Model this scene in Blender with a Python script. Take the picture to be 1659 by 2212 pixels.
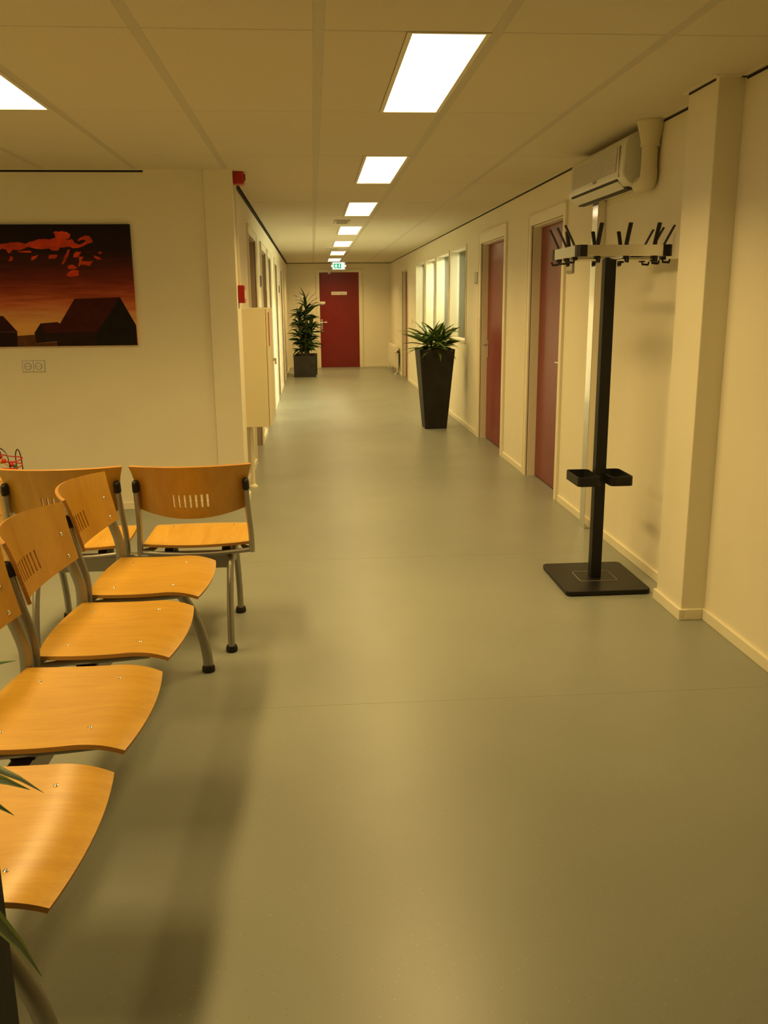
import bpy, bmesh, math, random
from mathutils import Vector, Matrix
random.seed(7)
scene = bpy.context.scene
for o in list(bpy.data.objects):
    bpy.data.objects.remove(o)

# ------------------------------------------------------------------ camera
F_PX = 1910.0
PITCH, YAW, ROLL = .2325, .0767, -.0092
CAM = Vector((-.0525, 0.0, 1.4445))
fwd = Vector((math.sin(YAW)*math.cos(PITCH), math.cos(YAW)*math.cos(PITCH), -math.sin(PITCH)))
rgt = Vector((math.cos(YAW), -math.sin(YAW), 0))
upv = rgt.cross(fwd)
rgt, upv = rgt*math.cos(ROLL)+upv*math.sin(ROLL), upv*math.cos(ROLL)-rgt*math.sin(ROLL)
cam_d = bpy.data.cameras.new('camera')
cam_d.sensor_fit = 'HORIZONTAL'
cam_d.sensor_width = 36.0
cam_d.lens = F_PX*36.0/1659.0
cam_d.clip_start = .05
cam = bpy.data.objects.new('camera', cam_d)
M = Matrix.Identity(4)
for i in range(3):
    M[i][0] = rgt[i]; M[i][1] = upv[i]; M[i][2] = -fwd[i]; M[i][3] = CAM[i]
cam.matrix_world = M
scene.collection.objects.link(cam)
scene.camera = cam

# ------------------------------------------------------------------ world, exposure
w = bpy.data.worlds.new('world'); scene.world = w; w.use_nodes = True
w.node_tree.nodes['Background'].inputs[0].default_value = (1.0, .82, .5, 1)
w.node_tree.nodes['Background'].inputs[1].default_value = .02
vs = scene.view_settings
vs.view_transform = 'Standard'; vs.look = 'None'; vs.gamma = 1.0; vs.use_curve_mapping = False
vs.exposure = 0.33
LAMP_COL = (1.0, .685, .235)
LAMP_W = 20.5            # watts of each ceiling panel
GLOW = 1.7               # radiance of the diffuser itself

# ------------------------------------------------------------------ dimensions
RW, LW, EW, PW, H = 1.7236, -.6114, 20.65, 6.389, 2.3242
GX, GY, TW, TD = -.0071, 3.2236, .6, 1.2823
XL, YB = -4.25, -1.45             # far sides of the waiting area, out of view

# ------------------------------------------------------------------ materials
def mat(name, col, rough=.5, metal=0.0, var=0.0, vscale=8.0, bump=0.0, bscale=200.0, spec=.5,
        stretch=None, coat=0.0):
    m = bpy.data.materials.new(name); m.use_nodes = True
    nt = m.node_tree; b = nt.nodes['Principled BSDF']
    b.inputs['Base Color'].default_value = (*col, 1)
    b.inputs['Roughness'].default_value = rough
    b.inputs['Metallic'].default_value = metal
    b.inputs['Specular IOR Level'].default_value = spec
    b.inputs['Coat Weight'].default_value = coat
    tc = nt.nodes.new('ShaderNodeTexCoord')
    src = tc.outputs['Object']
    if stretch:
        mp = nt.nodes.new('ShaderNodeMapping'); mp.inputs['Scale'].default_value = stretch
        nt.links.new(src, mp.inputs[0]); src = mp.outputs[0]
    if var:
        n = nt.nodes.new('ShaderNodeTexNoise'); n.inputs['Scale'].default_value = vscale
        n.inputs['Detail'].default_value = 5
        nt.links.new(src, n.inputs['Vector'])
        r = nt.nodes.new('ShaderNodeValToRGB')
        r.color_ramp.elements[0].position = .3; r.color_ramp.elements[1].position = .7
        r.color_ramp.elements[0].color = (*[c*(1-var) for c in col], 1)
        r.color_ramp.elements[1].color = (*[min(1, c*(1+var)) for c in col], 1)
        nt.links.new(n.outputs['Fac'], r.inputs[0]); nt.links.new(r.outputs[0], b.inputs['Base Color'])
    if bump:
        n = nt.nodes.new('ShaderNodeTexNoise'); n.inputs['Scale'].default_value = bscale
        nt.links.new(tc.outputs['Object'], n.inputs['Vector'])
        bp = nt.nodes.new('ShaderNodeBump'); bp.inputs['Strength'].default_value = bump
        bp.inputs['Distance'].default_value = .002
        nt.links.new(n.outputs['Fac'], bp.inputs['Height']); nt.links.new(bp.outputs[0], b.inputs['Normal'])
    return m

def emis(name, col, strength):
    m = bpy.data.materials.new(name); m.use_nodes = True
    b = m.node_tree.nodes['Principled BSDF']
    b.inputs['Base Color'].default_value = (.8, .8, .8, 1)
    b.inputs['Emission Color'].default_value = (*col, 1)
    b.inputs['Emission Strength'].default_value = strength
    return m

def wood_mat(name, c0, c1, rough=.32, scale=(3, 22, 22)):
    m = bpy.data.materials.new(name); m.use_nodes = True
    nt = m.node_tree; b = nt.nodes['Principled BSDF']
    tc = nt.nodes.new('ShaderNodeTexCoord')
    oi = nt.nodes.new('ShaderNodeObjectInfo')
    add = nt.nodes.new('ShaderNodeVectorMath'); add.operation = 'ADD'
    mul = nt.nodes.new('ShaderNodeMath'); mul.operation = 'MULTIPLY'; mul.inputs[1].default_value = 17
    nt.links.new(oi.outputs['Random'], mul.inputs[0])
    nt.links.new(tc.outputs['Object'], add.inputs[0]); nt.links.new(mul.outputs[0], add.inputs[1])
    mp = nt.nodes.new('ShaderNodeMapping'); mp.inputs['Scale'].default_value = scale
    nt.links.new(add.outputs[0], mp.inputs[0])
    n1 = nt.nodes.new('ShaderNodeTexNoise'); n1.inputs['Scale'].default_value = 1.0
    n1.inputs['Detail'].default_value = 6; n1.inputs['Distortion'].default_value = 1.2
    nt.links.new(mp.outputs[0], n1.inputs['Vector'])
    n2 = nt.nodes.new('ShaderNodeTexNoise'); n2.inputs['Scale'].default_value = 9.0
    n2.inputs['Detail'].default_value = 3
    nt.links.new(mp.outputs[0], n2.inputs['Vector'])
    mx = nt.nodes.new('ShaderNodeMix'); mx.inputs[0].default_value = .3
    nt.links.new(n1.outputs['Fac'], mx.inputs[2]); nt.links.new(n2.outputs['Fac'], mx.inputs[3])
    r = nt.nodes.new('ShaderNodeValToRGB')
    r.color_ramp.elements[0].position = .36; r.color_ramp.elements[1].position = .62
    r.color_ramp.elements[0].color = (*c0, 1); r.color_ramp.elements[1].color = (*c1, 1)
    nt.links.new(mx.outputs[0], r.inputs[0]); nt.links.new(r.outputs[0], b.inputs['Base Color'])
    b.inputs['Roughness'].default_value = rough
    b.inputs['Coat Weight'].default_value = .25; b.inputs['Coat Roughness'].default_value = .3
    return m

M_WALL = mat('wall_paint', (.82, .765, .60), .85, var=.015, vscale=3, bump=.25, bscale=260)
M_TRIM = mat('cream_lacquer', (.82, .76, .58), .45)
M_CEIL = mat('ceiling_tile', (.70, .64, .50), .95, var=.02, vscale=90, bump=.3, bscale=500)
M_RAIL = mat('ceiling_rail', (.58, .54, .43), .6)
M_JOINT = mat('ceiling_joint', (.06, .05, .035), .95)
M_GAPSHADE = mat('painted_gap_shade', (.02, .018, .014), .9)  # near-black colour standing in for the shade in the open ceiling gap
M_RED = mat('red_door_lacquer', (.19, .0085, .008), .30, var=.06, vscale=5, stretch=(1, 1, .3))
M_TAUPE = mat('taupe_door_lacquer', (.40, .31, .235), .5)
M_ALU = mat('brushed_aluminium', (.72, .70, .64), .25, 1.0)
M_STEEL = mat('handle_steel', (.75, .73, .68), .22, 1.0)
M_BLACK = mat('black_powder_coat', (.009, .008, .0075), .42, var=.1, vscale=60, spec=.3)
M_BLACKP = mat('black_plastic', (.010, .009, .009), .5, spec=.3)
M_TUBE = mat('grey_silver_tube', (.33, .31, .28), .38, .75)
M_WOOD = wood_mat('beech_plywood', (.53, .275, .026), (.62, .345, .042))
M_WOODB = wood_mat('beech_back_shaded', (.46, .235, .024), (.54, .29, .034), .34, (9, 9, 2.2))  # darker than the seat beech: shade on the backs put into the colour
M_WEDGE = mat('plywood_edge', (.42, .20, .035), .5, var=.25, vscale=4, stretch=(1, 1, 120))
M_TWOOD = wood_mat('table_beech', (.52, .30, .07), (.62, .37, .10), .5)
M_AC = mat('ac_white_plastic', (.74, .72, .62), .35)
M_ACD = mat('ac_dark_slot', (.03, .028, .024), .6)
M_DUCT = mat('ivory_duct', (.70, .64, .44), .45)
M_POTG = mat('graphite_planter', (.018, .015, .012), .6, spec=.3, var=.35, vscale=6, bump=.2, bscale=60)
M_POTZ = mat('zinc_grey_planter', (.042, .038, .033), .6, spec=.3, var=.3, vscale=7, bump=.2, bscale=60)
M_SOIL = mat('soil_granules', (.12, .045, .02), .95, var=.5, vscale=70, bump=1, bscale=90)
M_STEM = mat('cane_stem', (.16, .12, .06), .85, var=.3, vscale=30)
M_REDP = mat('red_plastic', (.42, .012, .010), .35)
M_WHITEP = mat('white_plastic', (.78, .75, .66), .4)
M_SIGNP = mat('sign_plate', (.85, .80, .66), .45)
M_INK = mat('sign_ink', (.12, .11, .09), .6)
M_RADI = mat('radiator_enamel', (.82, .77, .62), .4)
M_CABI = mat('cabinet_enamel', (.80, .72, .50), .42)
M_GREY = mat('grey_plate', (.28, .27, .24), .5)
M_CHROME = mat('chrome_bolt', (.9, .88, .82), .12, 1.0)
M_BLIND = mat('blind_slat', (.82, .82, .74), .45)
M_OFFICE = mat('office_wall', (.80, .78, .70), .8)
M_GLOW = emis('lamp_diffuser', (1, .86, .64), GLOW)
M_LAMPF = mat('lamp_frame', (.78, .73, .58), .4)

def glass_mat():
    m = bpy.data.materials.new('window_glass'); m.use_nodes = True
    nt = m.node_tree
    for n in list(nt.nodes):
        if n.type != 'OUTPUT_MATERIAL': nt.nodes.remove(n)
    out = [n for n in nt.nodes if n.type == 'OUTPUT_MATERIAL'][0]
    t = nt.nodes.new('ShaderNodeBsdfTransparent'); t.inputs[0].default_value = (.95, .98, .95, 1)
    g = nt.nodes.new('ShaderNodeBsdfGlossy'); g.inputs['Roughness'].default_value = .03
    fr = nt.nodes.new('ShaderNodeFresnel'); fr.inputs[0].default_value = 1.45
    mx = nt.nodes.new('ShaderNodeMixShader')
    nt.links.new(fr.outputs[0], mx.inputs[0]); nt.links.new(t.outputs[0], mx.inputs[1])
    nt.links.new(g.outputs[0], mx.inputs[2]); nt.links.new(mx.outputs[0], out.inputs[0])
    return m
M_GLASS = glass_mat()

def floor_mat():
    m = bpy.data.materials.new('linoleum'); m.use_nodes = True
    nt = m.node_tree; b = nt.nodes['Principled BSDF']
    tc = nt.nodes.new('ShaderNodeTexCoord')
    n = nt.nodes.new('ShaderNodeTexNoise'); n.inputs['Scale'].default_value = 1.3; n.inputs['Detail'].default_value = 4
    nt.links.new(tc.outputs['Object'], n.inputs['Vector'])
    r = nt.nodes.new('ShaderNodeValToRGB')
    r.color_ramp.elements[0].position = .3; r.color_ramp.elements[0].color = (.240, .250, .208, 1)
    r.color_ramp.elements[1].position = .7; r.color_ramp.elements[1].color = (.266, .276, .229, 1)
    nt.links.new(n.outputs['Fac'], r.inputs[0])
    v = nt.nodes.new('ShaderNodeTexVoronoi'); v.inputs['Scale'].default_value = 120
    nt.links.new(tc.outputs['Object'], v.inputs['Vector'])
    sep = nt.nodes.new('ShaderNodeSeparateColor'); nt.links.new(v.outputs['Color'], sep.inputs[0])
    # light and dark chips scattered in the sheet
    def chip(chan, thr, rad):
        a = nt.nodes.new('ShaderNodeMath'); a.operation = 'GREATER_THAN'; a.inputs[1].default_value = thr
        nt.links.new(sep.outputs[chan], a.inputs[0])
        c = nt.nodes.new('ShaderNodeMath'); c.operation = 'LESS_THAN'; c.inputs[1].default_value = rad
        nt.links.new(v.outputs['Distance'], c.inputs[0])
        k = nt.nodes.new('ShaderNodeMath'); k.operation = 'MULTIPLY'
        nt.links.new(a.outputs[0], k.inputs[0]); nt.links.new(c.outputs[0], k.inputs[1])
        return k.outputs[0]
    last = r.outputs[0]
    for chan, thr, rad, col, amt in ((0, .90, .16, (.46, .45, .34, 1), .8), (1, .93, .15, (.12, .11, .085, 1), .8)):
        fac = chip(chan, thr, rad)
        sc = nt.nodes.new('ShaderNodeMath'); sc.operation = 'MULTIPLY'; sc.inputs[1].default_value = amt
        nt.links.new(fac, sc.inputs[0])
        mx = nt.nodes.new('ShaderNodeMix'); mx.data_type = 'RGBA'
        nt.links.new(sc.outputs[0], mx.inputs[0]); nt.links.new(last, mx.inputs[6])
        mx.inputs[7].default_value = col
        last = mx.outputs[2]
    nt.links.new(last, b.inputs['Base Color'])
    n3 = nt.nodes.new('ShaderNodeTexNoise'); n3.inputs['Scale'].default_value = 2.5; n3.inputs['Detail'].default_value = 5
    nt.links.new(tc.outputs['Object'], n3.inputs['Vector'])
    mr = nt.nodes.new('ShaderNodeMapRange'); mr.inputs[3].default_value = .30; mr.inputs[4].default_value = .40
    nt.links.new(n3.outputs['Fac'], mr.inputs[0]); nt.links.new(mr.outputs[0], b.inputs['Roughness'])
    n4 = nt.nodes.new('ShaderNodeTexNoise'); n4.inputs['Scale'].default_value = 120
    nt.links.new(tc.outputs['Object'], n4.inputs['Vector'])
    bp = nt.nodes.new('ShaderNodeBump'); bp.inputs['Strength'].default_value = .12; bp.inputs['Distance'].default_value = .001
    nt.links.new(n4.outputs['Fac'], bp.inputs['Height']); nt.links.new(bp.outputs[0], b.inputs['Normal'])
    return m
M_FLOOR = floor_mat()
M_SEAM = mat('linoleum_weld', (.268, .275, .226), .4)

# ------------------------------------------------------------------ mesh helpers
def link(o, parent=None):
    scene.collection.objects.link(o)
    if parent: o.parent = parent
    return o

def mk(name, bm, m, parent=None, smooth=False, bevel=0.0, mats=None):
    me = bpy.data.meshes.new(name)
    bmesh.ops.recalc_face_normals(bm, faces=bm.faces[:])
    bm.to_mesh(me); bm.free()
    for q in (mats or [m]): me.materials.append(q)
    if smooth:
        for p in me.polygons: p.use_smooth = True
        me.set_sharp_from_angle(angle=math.radians(40))
    o = bpy.data.objects.new(name, me); link(o, parent)
    if bevel:
        md = o.modifiers.new('bevel', 'BEVEL'); md.width = bevel; md.segments = 2
        md.limit_method = 'ANGLE'; md.angle_limit = math.radians(40)
    return o

def box(bm, x0, x1, y0, y1, z0, z1, mi=0):
    v = [bm.verts.new(p) for p in ((x0,y0,z0),(x1,y0,z0),(x1,y1,z0),(x0,y1,z0),(x0,y0,z1),(x1,y0,z1),(x1,y1,z1),(x0,y1,z1))]
    for q in ((0,3,2,1),(4,5,6,7),(0,1,5,4),(1,2,6,5),(2,3,7,6),(3,0,4,7)):
        f = bm.faces.new([v[i] for i in q]); f.material_index = mi
    return v

def bx(*a):
    bm = bmesh.new(); box(bm, *a); return bm

def boxes(lst):
    bm = bmesh.new()
    for b in lst: box(bm, *b)
    return bm

def tube(bm, pts, r, seg=10, r2=None, closed=False, cap=True, up=None):
    """sweep an ellipse (r sideways, r2 along the other normal) along pts; r may be a list"""
    pts = [Vector(p) for p in pts]; n = len(pts)
    rings = []; prev = None
    for i, p in enumerate(pts):
        a = pts[(i-1) % n] if (closed or i > 0) else p
        b = pts[(i+1) % n] if (closed or i < n-1) else p
        t = (b-a).normalized()
        if up is not None: ref = Vector(up)
        elif prev is None: ref = Vector((0,0,1)) if abs(t.z) < .9 else Vector((1,0,0))
        else: ref = prev
        s = t.cross(ref)
        if s.length < 1e-6: s = t.cross(Vector((0,1,0)))
        s.normalize(); q = s.cross(t).normalized(); prev = q
        ra = r[i] if isinstance(r, (list, tuple)) else r
        rb = (r2[i] if isinstance(r2, (list, tuple)) else r2) if r2 is not None else ra
        rings.append([bm.verts.new(p + s*ra*math.cos(2*math.pi*k/seg) + q*rb*math.sin(2*math.pi*k/seg)) for k in range(seg)])
    m = n if closed else n-1
    for i in range(m):
        A, B = rings[i], rings[(i+1) % n]
        for k in range(seg):
            bm.faces.new((A[k], A[(k+1) % seg], B[(k+1) % seg], B[k]))
    if cap and not closed:
        bm.faces.new(rings[0][::-1]); bm.faces.new(rings[-1])

def smooth_path(pts, n=6):
    """Catmull-Rom through pts"""
    P = [Vector(p) for p in pts]; out = []
    for i in range(len(P)-1):
        p0 = P[max(i-1, 0)]; p1 = P[i]; p2 = P[i+1]; p3 = P[min(i+2, len(P)-1)]
        for k in range(n):
            t = k/n
            out.append(.5*((2*p1)+(p2-p0)*t+(2*p0-5*p1+4*p2-p3)*t*t+(3*p1-p0-3*p2+p3)*t**3))
    out.append(P[-1]); return out

def lathe(bm, prof, c=(0,0,0), seg=20):
    rings = []
    for r, z in prof:
        rings.append([bm.verts.new((c[0]+r*math.cos(2*math.pi*k/seg), c[1]+r*math.sin(2*math.pi*k/seg), c[2]+z)) for k in range(seg)])
    for A, B in zip(rings, rings[1:]):
        for k in range(seg): bm.faces.new((A[k], A[(k+1) % seg], B[(k+1) % seg], B[k]))
    bm.faces.new(rings[0][::-1]); bm.faces.new(rings[-1])

def prism(bm, poly, y0, y1):
    """extrude an (x,z) outline from y0 to y1"""
    A = [bm.verts.new((x, y0, z)) for x, z in poly]; B = [bm.verts.new((x, y1, z)) for x, z in poly]
    n = len(poly)
    bm.faces.new(A); bm.faces.new(B[::-1])
    for i in range(n): bm.faces.new((A[i], B[i], B[(i+1) % n], A[(i+1) % n]))

def rrect(w, d, r, n=5):
    out = []
    for cx, cy, a0 in ((w/2-r, d/2-r, 0), (-w/2+r, d/2-r, 90), (-w/2+r, -d/2+r, 180), (w/2-r, -d/2+r, 270)):
        for k in range(n+1):
            a = math.radians(a0+90*k/n); out.append((cx+r*math.cos(a), cy+r*math.sin(a)))
    return out

def zprism(bm, poly, z0, z1):
    A = [bm.verts.new((x, y, z0)) for x, y in poly]; B = [bm.verts.new((x, y, z1)) for x, y in poly]
    n = len(poly)
    bm.faces.new(A[::-1]); bm.faces.new(B)
    for i in range(n): bm.faces.new((A[i], A[(i+1) % n], B[(i+1) % n], B[i]))

def band(bm, poly, z0, z1, t):
    """upright closed band of thickness t along an xy outline"""
    n = len(poly); c = (sum(p[0] for p in poly)/n, sum(p[1] for p in poly)/n)
    inn = []
    for i in range(n):
        a = Vector(poly[i-1]); b = Vector(poly[(i+1) % n]); d = (b-a).normalized(); nn = Vector((-d.y, d.x))
        inn.append((poly[i][0]+nn.x*t, poly[i][1]+nn.y*t))
    R = [[bm.verts.new((x, y, z)) for x, y in q] for q, z in ((poly, z0), (poly, z1), (inn, z1), (inn, z0))]
    for k in range(4):
        A, B = R[k], R[(k+1) % 4]
        for i in range(n): bm.faces.new((A[i], A[(i+1) % n], B[(i+1) % n], B[i]))

def empty(name, loc=(0,0,0), rz=0.0, label=None, cat=None, group=None):
    o = bpy.data.objects.new(name, None); o.location = loc; o.rotation_euler = (0, 0, rz)
    o.empty_display_size = .1
    link(o)
    if label: tag(o, label, cat, group)
    return o

def tag(o, label, cat, group=None):
    o['label'] = label; o['category'] = cat
    if group: o['group'] = group
    return o

def struct(o, label=None, cat=None):
    o['kind'] = 'structure'
    if label: o['label'] = label
    if cat: o['category'] = cat
    return o

def text_bm(txt, size, loc, rot):
    """built-in font lettering turned into a mesh"""
    cu = bpy.data.curves.new('lettering', 'FONT'); cu.body = txt; cu.size = size
    cu.align_x = 'CENTER'; cu.align_y = 'CENTER'; cu.extrude = .0006
    t = bpy.data.objects.new('lettering', cu); scene.collection.objects.link(t)
    bpy.context.view_layer.update()
    me = bpy.data.meshes.new_from_object(t.evaluated_get(bpy.context.evaluated_depsgraph_get()))
    bpy.data.objects.remove(t)
    bm = bmesh.new(); bm.from_mesh(me); bpy.data.meshes.remove(me)
    bmesh.ops.transform(bm, matrix=Matrix.Translation(loc) @ rot, verts=bm.verts[:])
    return bm

# ================================================================== STRUCTURE
# ---- floor
fl = struct(mk('floor', boxes([(XL-.2, RW+.3, YB-.2, EW+.3, -.12, 0)]), M_FLOOR), 'grey green speckled linoleum floor', 'floor')
for y, x0 in ((3.02, -.35), (4.93, -.5)):
    mk('floor_seam', bx(x0, RW-.02, y-.0012, y+.0012, -.001, .0004), M_SEAM, fl)

# ---- walls with openings
def wall_y(name, x0, x1, y0, y1, ops, m=M_WALL):
    """wall running along y, thickness x0..x1, openings (ya, yb, za, zb)"""
    L = []; cur = y0
    for a, b, za, zb in sorted(ops):
        if a > cur: L.append((x0, x1, cur, a, 0, H+.05))
        if za > 0: L.append((x0, x1, a, b, 0, za))
        L.append((x0, x1, a, b, zb, H+.05)); cur = b
    L.append((x0, x1, cur, y1, 0, H+.05))
    return struct(mk(name, boxes(L), m))
DOORS_R = [(6.365, 7.30, 2.03), (8.325, 9.47, 2.03), (16.80, 17.86, 2.03)]
WINS = [(10.39, 11.59), (11.71, 12.88), (13.03, 14.06), (14.27, 15.43)]
WZ0, WZ1 = .985, 2.075
DOORS_L = [(8.22, 9.27, 2.05), (10.22, 11.24, 2.03), (11.70, 12.52, 2.03), (13.72, 14.72, 2.03), (16.10, 17.05, 2.03)]
wall_r = wall_y('wall_right', RW, RW+.16, YB, EW+.1, [(a, b, 0, z) for a, b, z in DOORS_R]+[(a, b, WZ0, WZ1) for a, b in WINS])
wall_l = wall_y('wall_left', LW-.14, LW, PW+.30, EW+.1, [(a, b, 0, z) for a, b, z in DOORS_L])
struct(mk('wall_end', bx(LW-.1, RW+.1, EW, EW+.14, 0, H+.05), M_WALL))
struct(mk('wall_waiting', bx(XL, -.745, PW, PW+.16, 0, H+.05), M_WALL), 'cream wall carrying the sunset painting', 'wall')
struct(mk('wall_far_left', bx(XL-.14, XL, YB, PW+.1, 0, H+.05), M_WALL))
struct(mk('wall_back', bx(XL-.1, RW+.1, YB-.14, YB, 0, H+.05), M_WALL))
# columns
struct(mk('wall_column_left', bx(-.761, -.570, PW-.018, PW+.31, 0, H+.03), M_WALL, bevel=.004), 'cream boxed column at the corner of the waiting area', 'column')
struct(mk('wall_column_right', bx(1.6113, RW+.02, 3.7626, 4.06, 0, H+.03), M_WALL, bevel=.004), 'cream boxed column on the wall beside the coat stand', 'column')

# ---- baseboards
BH, BT = .052, .013
def base(name, L): return struct(mk(name, boxes(L), M_TRIM, bevel=.003))
segs = []; cur = 4.06
for a, b, z in DOORS_R:
    segs.append((RW-BT, RW+.01, cur, a-.10, 0, BH)); cur = b+.10
segs.append((RW-BT, RW+.01, cur, EW, 0, BH))
segs.append((RW-BT, RW+.01, YB, 3.77, 0, BH))
segs += [(1.6113-BT, 1.6113+.01, 3.7626-BT, 4.06+BT, 0, BH), (1.6213, RW-BT, 3.7626-BT, 3.7626+.01, 0, BH)]
base('baseboard_right', segs)
segs = []; cur = PW+.31
for a, b, z in DOORS_L:
    if a-.08 > cur: segs.append((LW-.01, LW+BT, cur, a-.08, 0, BH))
    cur = b+.08
segs.append((LW-.01, LW+BT, cur, EW, 0, BH))
base('baseboard_left', segs)
base('baseboard_end', [(LW, .03, EW-BT, EW+.01, 0, BH), (1.10, RW, EW-BT, EW+.01, 0, BH)])
base('baseboard_waiting', [(XL, -.761-BT, PW-BT, PW+.01, 0, BH), (-.761-BT, -.570+BT, PW-.018-BT, PW, 0, BH), (-.58, -.570+BT, PW, PW+.30, 0, BH)])

# ---- ceiling: backing, rails along the corridor, tiles one by one
ceil = struct(mk('ceiling', boxes([(XL-.1, RW+.1, YB-.1, PW+.2, H+.018, H+.10), (LW-.1, RW+.1, PW+.2, EW+.1, H+.018, H+.10)]), M_JOINT), 'suspended ceiling of cream mineral tiles', 'ceiling')
RAILW = .036
lights = []
for j in (0, 2, 4, 6, 8, 10, 12): lights.append((0, j))
for j in (-2, 0): lights += [(-3, j), (-6, j)]
lights = set(lights)
tile_cache = {}
def tile(x0, x1, y0, y1):
    g = .0031
    w_, d_ = round(x1-x0+.0005, 4), round(y1-y0-2*g, 4)
    if w_ < .02 or d_ < .02: return
    key = (w_, d_)
    if key not in tile_cache:
        bm = bmesh.new(); c = .002
        vs_ = []
        for ins, z in ((0, .018), (0, c), (c, 0)):
            vs_.append([bm.verts.new((sx*(w_/2-ins), sy*(d_/2-ins), z)) for sx, sy in ((-1,-1),(1,-1),(1,1),(-1,1))])
        for A, B in zip(vs_, vs_[1:]):
            for k in range(4): bm.faces.new((A[k], A[(k+1) % 4], B[(k+1) % 4], B[k]))
        bm.faces.new(vs_[-1])
        me = bpy.data.meshes.new('ceiling_tile'); bmesh.ops.recalc_face_normals(bm, faces=bm.faces[:])
        bm.to_mesh(me); bm.free(); me.materials.append(M_CEIL); tile_cache[key] = me
    o = bpy.data.objects.new('ceiling_tile', tile_cache[key]); o.location = ((x0+x1)/2, (y0+y1)/2, H)
    link(o, ceil)
for i in range(-8, 3):
    xa, xb = GX+i*TW, GX+(i+1)*TW
    corridor = xa > LW-.05
    xa_, xb_ = max(xa+RAILW/2, XL), min(xb-RAILW/2, RW)
    if xb_-xa_ < .03: continue
    for j in range(-5, 14):
        ya, yb = GY+j*TD, GY+(j+1)*TD
        yend = EW if corridor else PW
        ya, yb = max(ya, YB), min(yb, yend)
        if yb-ya < .03: continue
        if (i, j) in lights:
            tile(xa_, xb-.305, ya, yb)       # half tile beside the lamp
        else:
            tile(xa_, xb_, ya, yb)
    if i > -8:
        ye = EW if xa > LW+.1 else PW
        mk('ceiling_rail', bx(xa-RAILW/2, xa+RAILW/2, YB, ye, H+.001, H+.02), M_RAIL, ceil)

# wall angles and black strips that paint the unlit gap under the ceiling
def angle(name, L): return struct(mk(name, boxes(L), M_TRIM))
def shade_strip(name, L): return struct(mk(name, boxes(L), M_GAPSHADE))
angle('trim_1', [(RW-.022, RW+.01, 4.06, EW, H-.004, H+.004), (RW-.022, RW+.01, YB, 3.7626, H-.004, H+.004)])
shade_strip('trim_shade_2', [(RW-.004, RW+.01, 4.06, EW, H-.015, H-.004), (RW-.004, RW+.01, YB, 3.745, H-.015, H-.004), (1.6075, 1.62, 3.79, 4.05, H-.012, H-.003)])
angle('trim_3', [(1.589, 1.6125, 3.7636, 4.08, H-.004, H+.003), (1.589, RW, 3.7406, 3.7636, H-.004, H+.003)])
angle('trim_4', [(XL, -.782, PW-.022, PW+.01, H-.004, H+.004), (-.782, -.548, PW-.04, PW-.017, H-.004, H+.003)])
shade_strip('trim_shade_5', [(XL, -1.16, PW-.004, PW+.01, H-.016, H-.004)])
shade_strip('trim_shade_6', [(LW-.01, LW+.012, PW+.05, EW, H-.022, H-.001)])
shade_strip('trim_shade_7', [(LW, RW, EW-.004, EW+.01, H-.012, H-.001)])

# ---- doors
def lever(parent, x, y, z, sx, sy, plate=True):
    """door lever on a surface at x whose outward direction is sx, blade pointing along sy*y"""
    h = mk('door_handle', boxes([(min(x, x+sx*.006), max(x, x+sx*.006), y-.018, y+.018, z-.13 if plate else z-.018, z+.05 if plate else z+.018)]), M_STEEL, parent, bevel=.002)
    bm = bmesh.new()
    tube(bm, [(x, y, z), (x+sx*.05, y, z)], .009, 10)
    tube(bm, [(x+sx*.05, y-sy*.008, z), (x+sx*.05, y+sy*.06, z), (x+sx*.052, y+sy*.115, z)], .0085, 10)
    mk('lever', bm, M_STEEL, h, smooth=True)
    return h

def side_door(name, wx, sx, a, b, z, leafm, rec, cw, handle=None, jambm=M_TRIM, n_label=None):
    """door in a wall along y; sx = direction from wall plane into the corridor"""
    d = empty(name, (0, 0, 0)); struct(d, n_label, 'door')
    lo = lambda p, q: (min(p, q), max(p, q))
    t = wx+sx*.014
    bm = bmesh.new()
    x0, x1 = lo(wx-sx*.01, t)
    box(bm, x0, x1, a-cw, a, 0, z+cw-.002); box(bm, x0, x1, b, b+cw, 0, z+cw-.002); box(bm, x0, x1, a, b, z, z+cw-.002)
    x2, x3 = lo(wx-sx*.01, wx+sx*.02)
    box(bm, x2, x3, a-cw-.006, a-cw+.010, 0, z+cw+.006); box(bm, x2, x3, b+cw-.010, b+cw+.006, 0, z+cw+.006); box(bm, x2, x3, a-cw+.010, b+cw-.010, z+cw-.008, z+cw+.006)
    mk('door_frame', bm, M_TRIM, d, bevel=.002)
    j0, j1 = lo(wx-sx*.006, wx-sx*(rec+.045))
    mk('door_lining', boxes([(j0, j1, a-.001, a+.012, 0, z), (j0, j1, b-.012, b+.001, 0, z), (j0, j1, a+.012, b-.012, z-.012, z+.001)]), jambm, d)
    l0, l1 = lo(wx-sx*rec, wx-sx*(rec+.04))
    leaf = mk('door_leaf', bx(l0, l1, a+.014, b-.014, .008, z-.014), leafm, d, bevel=.002)
    if handle: lever(leaf, wx-sx*rec, handle[0], handle[1], sx, handle[2])
    return d
side_door('door_1', RW, -1, *DOORS_R[0], M_RED, .072, .075, (6.44, 1.00, 1), n_label='dark red door behind the coat stand')
side_door('door_2', RW, -1, *DOORS_R[1], M_RED, .068, .10, (9.40, 1.00, -1), n_label='dark red door between the windows and the coat stand door')
side_door('door_3', RW, -1, *DOORS_R[2], M_RED, .062, .07, n_label='dark red door by the radiator')
for k, dd in enumerate(DOORS_L):
    side_door('door_%d' % (k+4), LW, 1, *dd, M_TAUPE, .095, .075, jambm=M_TAUPE, n_label='taupe recessed door, number %s from the hose cabinet' % ('one', 'two', 'three', 'four', 'five')[k])
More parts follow.
